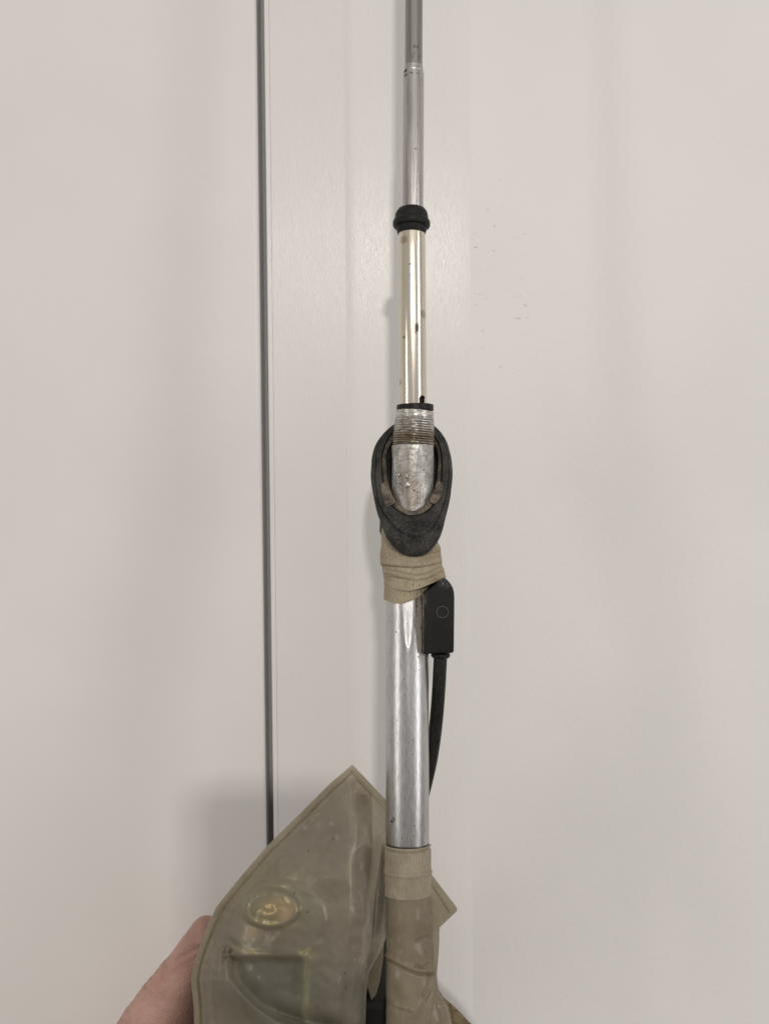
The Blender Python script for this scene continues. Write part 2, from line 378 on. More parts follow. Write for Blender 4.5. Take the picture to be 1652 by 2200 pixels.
# chrome tube with its slot
rows = [(492, 884.6, 28.3), (503, 884.6, 28.8)] + [(540 + 30 * i, 884.8 + (30 * i) / 140, 28.8 + i * .07) for i in range(10)] + [(842 + .7 * i, 887.1, 29.5) for i in range(50)]
tub = lathe('chrome_tube', rows, du, mChrome, ant, n=300, cap=False)
bm = bmesh.new(); bm.from_mesh(tub.data); kill = []
for f in bm.faces:
    p = f.calc_center_median() + ANT - CAM; d = p.dot(FWD)
    if d > .39: continue
    x = PW / 2 + p.dot(RGT) / d * F; y = PH / 2 - p.dot(UPV) / d * F
    if (abs(x - 907) < 6.2 and y > 856) or math.hypot(x - 907, y - 856) < 6.2: kill.append(f)
bmesh.ops.delete(bm, geom=kill, context='FACES'); bm.to_mesh(tub.data); bm.free()
so = tub.modifiers.new('wall', 'SOLIDIFY'); so.thickness = .0008
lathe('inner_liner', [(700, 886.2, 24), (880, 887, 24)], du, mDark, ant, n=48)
lathe('retaining_band', [(870.5, 891.5, 27), (870.5, 891.5, 39), (871.2, 891.5, 39.8), (882.6, 891.7, 39.8), (883.4, 891.7, 38.5)], du, mPlas, ant, n=96)
# threaded sleeve
rows = [(883.2, 891.5, 37), (883.4, 891.5, 39.8)]
for i in range(19): rows.append((884.5 + i * .75, 891.3 - i * .03, 40.2 + .3 * math.sin(i * 1.7)))
y = 898.5
while y < 956:
    t = (y - 898) / 58; ph = (y - 898.5) / 5.15
    rows.append((y, 890.7 - 3.0 * t, 41.2 + 2.9 * t + 2.1 * abs(math.sin(math.pi * ph)) ** .8 - 1.1)); y += .55
rows.append((957.2, 887.3, 44.2)); rows.append((957.4, 887.3, 41))
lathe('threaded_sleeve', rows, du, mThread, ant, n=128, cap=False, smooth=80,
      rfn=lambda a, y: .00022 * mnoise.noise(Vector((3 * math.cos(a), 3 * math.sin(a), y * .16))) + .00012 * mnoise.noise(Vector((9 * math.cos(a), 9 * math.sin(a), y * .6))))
rows = [(956.5, 886.8, 40), (957.5, 886.8, 44.2), (959, 886.8, 44.8)] + [(960 + i * 6, 886.6 - i * .03, 44.9) for i in range(31)]
lathe('sleeve_body', rows, du, mCast, ant, n=128, smooth=80,
      rfn=lambda a, y: .00035 * mnoise.noise(Vector((2.5 * math.cos(a), 2.5 * math.sin(a), y * .02))) + .0001 * mnoise.noise(Vector((9 * math.cos(a), 9 * math.sin(a), y * .12))))
# silver drips of solder on the body
for i, (cx, cy, rx, ry) in enumerate(((874, 1023, 3, 7), (876, 1042, 6, 8), (858, 1020, 3, 4), (890, 1052, 4, 3), (857, 1037, 3, 3), (873, 1012, 2.4, 3))):
    V = []; Fc = []; n1, n2 = 14, 5; d0 = .39 - math.sqrt(PX(44.9, .39) ** 2 - PX(cx - 886.5, .39) ** 2)
    for j in range(n2 + 1):
        f = j / n2
        for k in range(n1):
            a = 2 * math.pi * k / n1; w = 1 + .3 * math.sin(3 * a + i) * (1 - f)
            V.append(W(cx + rx * w * math.cos(a) * math.cos(f * 1.5), cy + ry * w * math.sin(a) * math.cos(f * 1.5), d0 + .0004 - .0013 * math.sin(f * 1.5)))
    for j in range(n2):
        for k in range(n1): Fc.append((j * n1 + k, j * n1 + (k + 1) % n1, (j + 1) * n1 + (k + 1) % n1, (j + 1) * n1 + k))
    Fc.append(tuple(range(n2 * n1, n2 * n1 + n1)))
    if i == 0: mSold = M('solder', (.72, .70, .67), .18, 1.0); mSold.bump(mSold.noise(900, 3), .5, .0005)
    mk('solder_drop', V, Fc, mSold.m, ant, smooth=80)

# rubber grommet
GC = (886, 1025)
def ringfn(pts):
    A = sorted([(math.atan2(y - GC[1], x - GC[0]), math.hypot(x - GC[0], y - GC[1])) for x, y in pts])
    an = np.array([a for a, r in A]); rr = np.array([r for a, r in A])
    an = np.concatenate([an - 2 * math.pi, an, an + 2 * math.pi]); rr = np.concatenate([rr, rr, rr])
    # smooth periodic (catmull-rom on non-uniform angles)
    def f(t):
        t = (t + math.pi) % (2 * math.pi) - math.pi
        i = int(np.searchsorted(an, t)) - 1
        x0, x1 = an[i], an[i + 1]; h = x1 - x0; s = (t - x0) / h
        m0 = (rr[i + 1] - rr[i - 1]) / (an[i + 1] - an[i - 1]) * h; m1 = (rr[i + 2] - rr[i]) / (an[i + 2] - an[i]) * h
        return (2 * s ** 3 - 3 * s * s + 1) * rr[i] + (s ** 3 - 2 * s * s + s) * m0 + (-2 * s ** 3 + 3 * s * s) * rr[i + 1] + (s ** 3 - s * s) * m1
    return f
rB = ringfn([(830, 1000), (838, 955), (858, 930), (886, 921), (914, 930), (934, 955), (941, 1000), (938, 1030), (930, 1058), (920, 1077), (905, 1091), (887, 1098), (864, 1090), (848, 1075), (839, 1053), (832, 1025)])
rC = ringfn([(821, 1000), (829, 955), (850, 926), (886, 914), (922, 926), (942, 957), (948, 1000), (946, 1033), (939, 1064), (927, 1086), (909, 1101), (887, 1107), (860, 1099), (841, 1082), (830, 1055), (824, 1028)])
rD = ringfn([(808, 1000), (813, 958), (836, 925), (886, 904), (935, 922), (957, 958), (963, 1000), (961, 1045), (952, 1085), (937, 1118), (917, 1142), (893, 1151), (866, 1142), (835, 1115), (816, 1085), (809, 1050)])
rE = ringfn([(797, 1009), (799, 982), (807, 955), (824, 931), (849, 910), (886, 898), (933, 915), (956, 942), (967, 973), (972, 1009), (969, 1055), (958, 1109), (938, 1167), (915, 1190), (889, 1196), (862, 1189), (838, 1167), (816, 1118), (802, 1064)])
dF = lambda y: .392 - (y - 1000) / 280 * .040
def ringpts(rf, off, n=160, dy=None, scale=1, jit=0):
    out = []
    for k in range(n):
        a = 2 * math.pi * k / n - math.pi + 1e-4; r = rf(a) * scale
        x, y = GC[0] + r * math.cos(a), GC[1] + r * math.sin(a)
        if jit: j = jit * mnoise.noise(Vector((4 * math.cos(a), 4 * math.sin(a), off * 900))); x += j; y += j
        out.append(W(x, y, (dF(y) if dy is None else dy(x, y, a)) + off))
    return out
def loft(name, rings, mat, parent, smooth=45, close=False):
    n = len(rings[0]); V = [p for r in rings for p in r]; Fc = []
    m_ = len(rings)
    for i in range(m_ if close else m_ - 1):
        for k in range(n):
            Fc.append((i * n + k, i * n + (k + 1) % n, ((i + 1) % m_) * n + (k + 1) % n, ((i + 1) % m_) * n + k))
    return mk(name, V, Fc, mat, parent, smooth=smooth)
mixr = lambda f, g, t: (lambda a: f(a) * (1 - t) + g(a) * t)
# the outer skirt falls away below: its lower part is further back than the face
skirt = lambda x, y, a: dF(min(y, 1150)) + max(0, y - 1100) / 95 * .0012
g = loft('rubber_grommet', [ringpts(rB, .012), ringpts(rC, .0022), ringpts(mixr(rC, rD, .10), .0012, jit=.8), ringpts(mixr(rC, rD, .22), -.0004, jit=.8), ringpts(mixr(rC, rD, .6), -.0003, jit=.5),
          ringpts(mixr(rC, rD, .93), -.0002), ringpts(rD, .0001), ringpts(mixr(rD, rE, .08), .0011), ringpts(mixr(rD, rE, .18), .0003, dy=skirt), ringpts(mixr(rD, rE, .6), .0005, dy=skirt), ringpts(mixr(rD, rE, .9), .0010, dy=skirt), ringpts(rE, .0026, dy=skirt),
          ringpts(rE, .0055, scale=.995, dy=skirt), ringpts(rE, .009, scale=.93, dy=skirt), ringpts(rB, .016), ringpts(rB, .0165, scale=.70), ringpts(rB, .0135, scale=.70), ringpts(rB, .0130, scale=.97)], mRub.m, ant, close=True, smooth=60)
loft('felt_ring', [ringpts(rB, .010, scale=.995), ringpts(rB, .0012, scale=.998, jit=.5), ringpts(mixr(rB, rC, .5), .0004, jit=.6), ringpts(rC, .0010, jit=.6), ringpts(rC, .004)], mGum.m, g, smooth=60)
def patch(poly, name):
    V = [W(x + random.uniform(-.6, .6), y + random.uniform(-.6, .6), dF(y) - .0012) for x, y in poly]
    cx = sum(p[0] for p in poly) / len(poly); cy = sum(p[1] for p in poly) / len(poly)
    V += [W(x, y, dF(y) + .003) for x, y in poly]
    n = len(poly); Fc = [tuple(range(n))] + [(i, (i + 1) % n, n + (i + 1) % n, n + i) for i in range(n)]
    o = mk(name, V, Fc, mGum.m, g, smooth=30); b = o.modifiers.new('bevel', 'BEVEL'); b.width = .0003; b.segments = 2
patch([(818, 1040), (826, 1037), (830, 1046), (838, 1056), (844, 1066), (850, 1078), (848, 1083), (841, 1084), (836, 1088), (831, 1092), (827, 1082), (822, 1068), (817, 1052)], 'dirt_patch')
patch([(936, 1040), (943, 1031), (950, 1040), (951, 1054), (947, 1066), (941, 1076), (933, 1083), (926, 1080), (921, 1076), (928, 1064), (934, 1052)], 'dirt_patch')
# swivel joint seen past the grommet
lathe('swivel_joint', [(1085, 880, 30), (1086, 880, 54), (1120, 876, 60), (1146, 874, 59), (1150, 874, 57), (1158, 874, 54), (1159, 874, 40)], lambda y: .3935, mRub, ant, n=64)
# lower tube
lathe('tube', [(1110, 875, 46), (1300, 875, 46.2), (1500, 874.6, 46.2), (1900, 875.7, 46.3), (1930, 875.8, 42), (2340, 877, 41)], dl, mAlu, ant, n=128)
# cloth wraps
def gaus(x, w): return math.exp(-(x / w) ** 2)
def crease(x, y, pts, w): return gaus(y - interp(pts, x), w) if pts[0][0] - 8 < x < pts[-1][0] + 8 else 0
c1 = [(815, 1214), (850, 1217), (885, 1220), (915, 1217), (955, 1208)]
c2 = [(822, 1222), (850, 1227), (873, 1233), (893, 1237), (915, 1233), (938, 1222), (955, 1213)]
c3 = [(918, 1200), (955, 1193)]; c4 = [(918, 1190), (950, 1184)]; c5 = [(824, 1243), (840, 1238), (858, 1243)]; c6 = [(925, 1232), (960, 1225)]
def wdisp(x, y, a):
    d = -.0012 * crease(x, y, c1, 2.6) + .0009 * crease(x, y - 0, [(p[0], p[1] - 6) for p in c1], 4)
    d += -.0011 * crease(x, y, c2, 2.6) * min(1, abs(x - 822) / 40) + .0010 * crease(x, y, [(p[0], p[1] + 5) for p in c2], 4)
    d += -.0005 * (crease(x, y, c3, 1.6) + crease(x, y, c4, 1.6) + crease(x, y, c5, 1.6) + crease(x, y, c6, 1.8))
    d *= max(0, math.sin(a)) ** .7 * 1.1
    return d + .0004 * mnoise.noise(Vector((x * .03, y * .05, math.sin(a))))
Lw = [(1130, 824), (1160, 822), (1172, 821), (1190, 820), (1207, 820), (1216, 824), (1232, 827), (1300, 827.5)]
Rw = [(1130, 930), (1160, 935), (1170, 938), (1178, 943), (1205, 947), (1216, 948), (1228, 952), (1236, 953), (1243, 957), (1300, 960)]
lower = lambda x0: interp([(828, 1289), (850, 1297), (868, 1296), (885, 1290), (908, 1277), (925, 1266)], 827 + x0 * 98)
upper = lambda x0: interp([(828, 1254), (845, 1264), (862, 1269), (880, 1270), (900, 1265), (925, 1255), (957, 1241)], 827 + x0 * 131)
wr = sheath('cloth_wrap', [(1100, 826.5), (1400, 826.5)], [(1100, 922), (1250, 925), (1400, 924)], lambda x: 1225, lower, dl, mTape.m, ant, disp=lambda x, y, a: .0003 + .0002 * mnoise.noise(Vector((x * .05, y * .06, 0))), nv=30)
sheath('upper_layer', Lw, Rw, lambda x: 1135, upper, dl, mTape.m, wr, disp=wdisp, rz=lambda y: interp([(1135, 47), (1190, 49), (1215, 53), (1270, 55)], y), nv=90, nt=200, solid=.0007)
# aged tape at the foot of the tube
top = lambda x0: 1811 + 13.5 * (1 - (2 * x0 - 1) ** 2) ** .5
sheath('lower_cloth_wrap', [(1800, 827), (1818, 826.5), (1860, 826), (1945, 827)], [(1800, 922), (1812, 924), (1850, 925), (1880, 926.5), (1945, 925)], top, lambda x0: 1921 + 13 * (1 - (2 * x0 - 1) ** 2) ** .5, dl, mTape2.m, ant, nv=70, nt=160,
       disp=lambda x, y, a: .0002 + .0002 * gaus(y - top(max(0, min(1, (x - 827) / 97))) - 3.5, 3) - .0005 * gaus(y - top(max(0, min(1, (x - 827) / 97))) - 9, 2.2) + .0004 * gaus(y - 1872 - 13 * max(0, 1 - ((x - 876) / 49) ** 2) ** .5, 2.5) + .00025 * mnoise.noise(Vector((x * .06, y * .06, 3))))

# connector box
poly = [(908.5, 1276), (940, 1254), (955, 1243), (962, 1247), (968, 1254), (972.5, 1262), (975.5, 1272), (976.3, 1284), (975.8, 1340), (975, 1400), (973, 1403.5), (940, 1404.5), (908, 1406), (907, 1380), (908, 1330)]
box = prism('connector_box', poly, .3712, .3925, mPlas.m, ant, bev=.0011, smooth=50)
def ring_mesh(name, cx, cy, r, w, d, mat, par, parts=()):
    V = []; Fc = []; n = 40
    for k in range(n):
        a = 2 * math.pi * k / n
        for rr, dd in ((r - w, 0), (r - w * .5, -.00028), (r + w * .5, -.00028), (r + w, 0)):
            V.append(W(cx + rr * math.cos(a), cy + rr * math.sin(a), d + dd))
    for k in range(n):
        for j in range(3): Fc.append((k * 4 + j, ((k + 1) % n) * 4 + j, ((k + 1) % n) * 4 + j + 1, k * 4 + j + 1))
    for (x0, y0, x1, y1) in parts:
        b0 = len(V); t = Vector((x1 - x0, y1 - y0)).normalized() * .55; nn = Vector((-t.y, t.x))
        for (x, y) in ((x0, y0), (x1, y1)):
            V += [W(x + nn.x, y + nn.y, d + .0001), W(x, y, d - .0003), W(x - nn.x, y - nn.y, d + .0001)]
        Fc += [(b0, b0 + 1, b0 + 4, b0 + 3), (b0 + 1, b0 + 2, b0 + 5, b0 + 4)]
    return mk(name, V, Fc, mat, par, smooth=60)
mEmb = M('embossed_plastic', (.09, .09, .09), .35)  # lighter than the box, its sheen put into the colour
ring_mesh('embossed_emblem', 950.5, 1315, 12.2, 1.0, .37118, mEmb, box, ((943, 1321, 949, 1324), (946, 1317, 956, 1307), (949, 1324, 957, 1316), (944, 1312, 948, 1318), (953, 1309, 958, 1313)))
lathe('cable_gland', [(1400, 946.5, 14), (1404, 946.5, 20), (1406, 946.5, 20.6), (1410, 946.3, 20.2), (1413, 946, 17.5), (1414, 946, 13.5), (1420, 946, 13)], lambda y: .3795, mPlas, ant, n=48)
pts = crom([W(946, 1410, .3795), W(945, 1430, .3797), W(943, 1470, .381), W(939.5, 1520, .3825), (W(934, 1575, .384)), W(925, 1635, .3855), W(910, 1700, .387), W(894, 1760, .388), W(880, 1820, .3885), W(870, 1900, .389)], 8)
sweep('cable', pts, lambda t: PX(14.6, .38) * (.9 + .1 * min(1, t * 25)), mCable.m, ant, 24)
# crust of potting along the box edge
V = []; Fc = []; n = 90
def surf(x, y): return dl(y) - math.sqrt(max(0, PX(46.2, dl(y)) ** 2 - PX(x - 875, dl(y)) ** 2))
for i in range(n + 1):
    y = 1277 + (1403 - 1277) * i / n; q = abs(mnoise.noise(Vector((y * .13, 0, 0)))); e = .2 + (6.5 if y < 1350 else 3.0) * q
    V += [W(910.5, y, .3713), W(908.3 - .3 * q, y, .3710 + .0004 * q), W(907 - .5 * e, y, surf(907 - .5 * e, y) - .0012), W(906 - e, y, surf(906 - e, y) - .00035), W(905.2 - 1.2 * e, y, surf(905 - e, y) + .0008)]
for i in range(n):
    for j in range(4): Fc.append((i * 5 + j, i * 5 + j + 1, i * 5 + j + 6, i * 5 + j + 5))
mk('sealant_crust', V, Fc, mGum, ant, smooth=40)

# ------------------------------------------------------------------ plastic bag over the motor
BO = W(620, 2250, .385)
def film(name, col, rough, alpha, speck=True, trans=.0):
    a = M(name, col, rough, 0, .5)
    c = a.mix(a.noise(38, 4, .6, lo=.3, hi=.7), tuple(q * .80 for q in col), tuple(q * 1.22 for q in col))
    c = a.mix(a.math('MULTIPLY', a.noise(75, 5, .65, lo=.46, hi=.68), .55), c, tuple(q * f for q, f in zip(col, (.50, .42, .33))))
    if speck: c = a.mix(a.math('MULTIPLY', a.specks(170, .10, .70), .85), c, (.05, .04, .02))
    a.color(c); a.bump(a.noise(60, 3), .25, .002); a.bump(a.noise(900, 2), .06, .0004)
    a.inp('Roughness', a.rng(a.noise(80, 3), .3, .7, rough * .8, rough * 1.3))
    out = a.t.nodes['Material Output']; tr = a.n('ShaderNodeBsdfTransparent'); tr.inputs[0].default_value = (.95, .92, .84, 1)
    tl = a.n('ShaderNodeBsdfTranslucent'); tl.inputs[0].default_value = (*[min(1, q * 1.15) for q in col], 1)
    m1 = a.n('ShaderNodeMixShader'); m1.inputs[0].default_value = .38; a.lk(a.b.outputs[0], m1.inputs[1]); a.lk(tl.outputs[0], m1.inputs[2])
    m2 = a.n('ShaderNodeMixShader'); m2.inputs[0].default_value = 1 - alpha; a.lk(m1.outputs[0], m2.inputs[1]); a.lk(tr.outputs[0], m2.inputs[2])
    a.lk(m2.outputs[0], out.inputs[0]); return a
mFilm = film('yellowed_plastic_film', (.52, .475, .395), .20, .57)
mSleeve = film('stained_plastic_film', (.37, .315, .23), .25, .82)
mFlap = film('plastic_flap_film', (.42, .385, .29), .36, .70)
BL = [(1643, 757), (1683, 710), (1720, 673), (1748, 645), (1790, 602), (1819, 574), (1862, 536), (1911, 495), (1950, 465), (1985, 448), (2023, 433), (2070, 417.5), (2105, 410.5), (2135, 414), (2165, 417), (2200, 417.5), (2340, 420)]
BR = [(1643, 757.2), (1700, 811), (1715, 826), (1745, 850), (1960, 846), (2000, 836), (2045, 817), (2088, 793), (2137, 787), (2200, 785), (2340, 786)]
ol = [(x, y) for y, x in BL] ; orr = [(757.2, 1643), (811, 1700), (860, 1752)]
def segd(px, py, pl):
    d = np.full(px.shape, 1e9)
    for (ax, ay), (bx, by) in zip(pl[:-1], pl[1:]):
        vx, vy = bx - ax, by - ay; t = np.clip(((px - ax) * vx + (py - ay) * vy) / (vx * vx + vy * vy + 1e-9), 0, 1)
        d = np.minimum(d, np.hypot(px - ax - t * vx, py - ay - t * vy))
    return d
def sstep(a, b, x):
    t = np.clip((x - a) / (b - a), 0, 1); return t * t * (3 - 2 * t)
def curvex(y, pts): return np.interp(y, [p[1] for p in pts], [p[0] for p in pts])
def vnoise(X, Y, sc, seed):
    out = np.empty(X.shape); fx = X.ravel(); fy = Y.ravel(); o = out.ravel()
    for i in range(fx.size): o[i] = mnoise.noise(Vector((fx[i] * sc, fy[i] * sc, seed)))
    return o.reshape(X.shape)
def bagfield(X, Y, hard):
    """bulge towards the camera in metres; hard = the metal case below the film"""
    dd = np.minimum(segd(X, Y, ol), segd(X, Y, orr))
    s = np.clip(dd - 15, 0, None)
    h = .019 * (1 - np.exp(-s / 85)) * (1 - .0 * X)
    h *= sstep(1640, 1900, Y) * .75 + .25
    # fall towards the tube with a valley
    vx = curvex(Y, [(818, 1640), (818, 1800), (812, 1900), (806, 1980), (796, 2060), (784, 2120), (776, 2340)])
    h -= .010 * sstep(-70, 5, X - vx) * sstep(1760, 1880, Y)
    h -= .008 * np.exp(-((X - vx) / 11) ** 2) * sstep(1790, 1850, Y) * (1 - sstep(1960, 2040, Y))
    h += .0018 * np.exp(-((X - vx + 32 - (Y - 1800) * .05) / 12) ** 2) * sstep(1760, 1900, Y)
    k = 1.0 if hard else .60; w = 1.2 if hard else 2.2
    # stamped dish: rim + cone
    q = np.hypot((X - 582) / 64, (Y - 1952) / 43)
    h += k * .0046 * (1 - sstep(.78, 1.06 if hard else 1.15, q)) + k * .0016 * (1 - sstep(.2, .62, q)) - k * .0004 * np.exp(-((q - .72) / .12) ** 2)
    q2 = np.hypot((X - 592) / 112, (Y - 1975) / 84)
    h += k * .0014 * (1 - sstep(.9, 1.05, q2))
    # square plate: ridge across at 2050, drop below, ridge down at x=652
    edge = 2050 + .00035 * (X - 575) ** 2
    inx = sstep(470, 505, X) * (1 - sstep(644, 644 + 9 * w, X)); iny = sstep(edge, edge + 9 * w, Y)
    h -= k * .0050 * inx * iny
    h += k * .0024 * np.exp(-((Y - edge) / (5 * w)) ** 2) * sstep(490, 520, X) * (1 - sstep(640, 655, X))
    h += k * .0024 * np.exp(-((X - 655) / (6 * w)) ** 2) * sstep(2040, 2062, Y)
    dg_ = np.abs((X - 652) * .58 + (Y - 2052) * .81)
    h += k * .0016 * np.exp(-(dg_ / (5 * w)) ** 2) * sstep(648, 656, X) * (1 - sstep(680, 700, X))
    if not hard:
        # curved fold of film sweeping down
        fx = [(486, 2066), (489, 2085), (500, 2108), (524, 2138), (553, 2166), (592, 2192), (660, 2215), (800, 2240)]
        fd = segd(X, Y, fx)
        side = np.sign(Y - np.interp(X, [p[0] for p in fx], [p[1] for p in fx])) * sstep(478, 492, X); sg = sstep(-9, 7, side * fd)
        h += .0006 * np.exp(-(fd / 9) ** 2) + .0030 * np.exp(-(fd / 34) ** 2) * sg - .0020 * np.exp(-((fd - 18) / 12) ** 2) * (side < 0) - .0035 * sstep(0, 60, X - 560) * (side < 0) * np.exp(-((fd - 24) / 16) ** 2)
        f2 = segd(X, Y, [(452, 2010), (458, 2090), (455, 2200), (452, 2300)])
        h += .0009 * np.exp(-(f2 / 4) ** 2)
        f3 = segd(X, Y, [(462, 2015), (478, 2042), (487, 2050)])
        h += .0012 * np.exp(-(f3 / 4) ** 2)
        # puncture
        pc = np.hypot(X - 490, Y - 2052); an_ = np.arctan2(Y - 2052, X - 490)
        h += .0022 * np.exp(-(pc / 6) ** 2) + .0011 * np.cos(an_ * 4 + .6) * np.exp(-((pc - 9) / 6) ** 2)
        f4 = segd(X, Y, [(684, 1890), (742, 1880), (775, 1930), (790, 2010)]); h += .0012 * np.exp(-(f4 / 16) ** 2)
        h += .0016 * vnoise(X, Y, .014, 1.3) + .0005 * vnoise(X, Y, .05, 7.1)
        h -= .0007 * np.exp(-((dd - 14.5) / 1.6) ** 2)          # weld line
        h += .0003 * (dd < 14)
    return h
BASED = .382
def bag_sheet(name, mat, parent, hard=False, ymin=1643.4, ymax=2335, ny=330, nx=210, inset=0, off=0, back=False, clip=None, rnd=False):
    ys = ymin + (ymax - ymin) * (np.linspace(0, 1, ny) ** 1.0)
    u = np.linspace(0, 1, nx)
    L = np.interp(ys, [p[0] for p in BL], [p[1] for p in BL]) + inset; R = np.interp(ys, [p[0] for p in BR], [p[1] for p in BR]) - inset
    if clip: L = np.maximum(L, clip[0]); R = np.minimum(R, clip[1])
    if rnd:
        t_ = np.clip((ys - ymin) / 70, 0, 1); q_ = 1 - np.sqrt(1 - (1 - t_) ** 2); L = L + 70 * q_; R = R - 130 * q_
    R = np.maximum(R, L + .3)
    X = L[:, None] + (R - L)[:, None] * u[None, :]; Y = np.repeat(ys[:, None], nx, 1)
    h = bagfield(X, Y, hard)
    base = BASED - (Y - 1640) / 700 * .012
    if back:
        s = np.minimum(segd(X, Y, ol), segd(X, Y, orr)); D = base + .022 * (1 - np.exp(-np.clip(s - 12, 0, None) / 60)) + .001 * vnoise(X, Y, .02, 4)
    else: D = base - h - .0004 + off
    if hard:
        edge_ = np.minimum(np.minimum(X - L[:, None], R[:, None] - X) * .8, Y - ymin)
        D = np.maximum(D, base - bagfield(X, Y, False) + .0013) + .004 * (1 - sstep(0, 30, edge_))
    V = [W(float(X[j, i]), float(Y[j, i]), float(D[j, i])) for j in range(ny) for i in range(nx)]
    Fc = [(j * nx + i, j * nx + i + 1, (j + 1) * nx + i + 1, (j + 1) * nx + i) for j in range(ny - 1) for i in range(nx - 1)]
    return mk(name, V, Fc, mat, parent, smooth=70)
bag = empty('plastic_bag', BO)
tag(bag, 'yellowed translucent plastic bag around the motor, held by the hand and taped to the tube', 'plastic bag')
bag_sheet('front_panel', mFilm.m, bag)
bag_sheet('back_panel', mFilm.m, bag, ny=90, nx=60, back=True)
# paler welded hem along the free edges
hp = [(422, 2330), (418, 2200), (417, 2165), (414, 2135), (411, 2105), (417.5, 2070), (433, 2023), (448, 1985), (465, 1950), (495, 1911), (536, 1862), (574, 1819), (602, 1790), (645, 1748), (673, 1720), (710, 1683), (757, 1643), (784, 1671), (811, 1700), (830, 1720)]
dense = []
for (ax, ay), (bx, by) in zip(hp[:-1], hp[1:]):
    for k in range(6): dense.append((ax + (bx - ax) * k / 6, ay + (by - ay) * k / 6))
dense.append(hp[-1]); V = []; Fc = []
def inn(i, wd_):
    a = dense[max(i - 1, 0)]; b = dense[min(i + 1, len(dense) - 1)]; tx, ty = b[0] - a[0], b[1] - a[1]; l = math.hypot(tx, ty)
    return dense[i][0] - ty / l * wd_, dense[i][1] + tx / l * wd_
for i, (x, y) in enumerate(dense):
    b_ = BASED - (y - 1640) / 700 * .012
    for wd_, dp in ((-.4, .0004), (0, -.0012), (5, -.0018 - .0002 * mnoise.noise(Vector((x * .05, y * .05, 0)))), (11.5, -.0017), (12.6, -.0009)):
        px_, py_ = inn(i, wd_)
        if dense[i][0] == 757: px_, py_ = 757, 1643 + wd_ * 1.42
        V.append(W(px_, py_, b_ + dp))
for i in range(len(dense) - 1):
    for j in range(4): Fc.append((i * 5 + j, i * 5 + j + 1, i * 5 + j + 6, i * 5 + j + 5))
mHem = film('pale_hem_film', (.50, .46, .355), .28, .75)
mk('welded_hem', V, Fc, mHem, bag, smooth=60)
Rs = [(1900, 924), (1940, 925), (2018, 926), (2060, 931), (2090, 936), (2110, 938), (2132, 943), (2145, 951), (2165, 962), (2200, 972), (2340, 985)]
d1 = [(822, 2056), (838, 2066), (858, 2077), (880, 2087), (900, 2093), (928, 2094)]
lines = [[(926, 2092), (919, 2118), (909, 2140)], [(931, 2098), (929, 2140), (923, 2180), (915, 2210)], [(934, 2108), (941, 2150), (950, 2200)], [(884, 2215), (900, 2170), (922, 2130)], [(895, 2022), (908, 2017), (918, 2013)], [(835, 2150), (860, 2165), (884, 2172)], [(893, 2075), (910, 2078), (922, 2070)], [(924, 1935), (926, 2010), (930, 2060), (932, 2095)]]
def pseg(x, y, pl):
    best = 1e9
    for (ax, ay), (bx, by) in zip(pl[:-1], pl[1:]):
        vx, vy = bx - ax, by - ay; t = max(0, min(1, ((x - ax) * vx + (y - ay) * vy) / (vx * vx + vy * vy)))
        best = min(best, math.hypot(x - ax - t * vx, y - ay - t * vy))
    return best
def sdisp(x, y, a):
    if math.sin(a) < -.2: return 0
    q = -.0012 * gaus(pseg(x, y, d1), 3) + .0009 * gaus(pseg(x, y + 7, d1), 5)
    for i, l in enumerate(lines): q += (-.0009 if i % 2 == 0 else .0009) * gaus(pseg(x, y, l), 2.6)
    return q + .0007 * mnoise.noise(Vector((x * .035, y * .03, 2))) * min(1, (y - 1920) / 80) - .0002
sheath('sleeve', [(1900, 828), (2000, 828.5), (2100, 829), (2200, 828), (2340, 826)], Rs, lambda x0: 1905, lambda x0: 2335, dl, mSleeve.m, bag, disp=sdisp, rz=lambda y: 47.5, nt=220, nv=200)
sheath('side_fold', [(1880, 905), (2340, 905)], [(1880, 918), (1925, 934), (1960, 941), (1993, 943), (2018, 943.7), (2054, 942), (2091, 938.5), (2110, 939.5), (2132, 943.5), (2145, 951), (2200, 960)], lambda x0: 1886, lambda x0: 2200, lambda y: dl(y) + .004, mFlap.m, bag, rz=lambda y: 14, nt=60, nv=80,
       disp=lambda x, y, a: .0006 * gaus(pseg(x, y, [(926, 1905), (936, 1950), (941, 2000)]), 2.5))
def sheetpoly(name, poly, d, th, mat, seam=None, nn=40):
    """flat flap: a fan-filled polygon resampled as a grid between its left and right edges"""
    o = prism(name, poly, d, d + th, mat, bag, bev=.0003, seg=2)
    if seam:
        sweep('weld_line', crom([W(x, y, d - .0002) for x, y in seam], 4), .00035, mat, o, 8)
    return o
sheetpoly('corner_flap', [(905, 1866), (915, 1868), (926, 1879), (981, 1951), (982.5, 1955), (980.5, 1959), (944, 1994), (905, 2026)], .383, .0014, mFlap.m, [(924, 1893), (933, 1908), (951, 1935), (966, 1961)])
mSkirt = film('speckled_film', (.30, .25, .15), .45, .92); cc = mSkirt.b.inputs['Base Color'].links[0].from_socket
mSkirt.color(mSkirt.mix(mSkirt.noise(420, 4, .7, lo=.5, hi=.62), cc, (.12, .075, .03)))
sheetpoly('lower_flap', [(930, 2120), (944, 2132), (953, 2147), (969, 2160), (989, 2179), (1006, 2198), (1060, 2250), (1110, 2330), (930, 2330)], .381, .002, mSkirt.m)
prism('inner_fold', [(828, 1990), (823, 2062), (816, 2110), (808, 2138), (798, 2150), (789, 2120), (790, 2088), (811, 2050)], .3785, .380, mFlap.m, bag, bev=.0004)
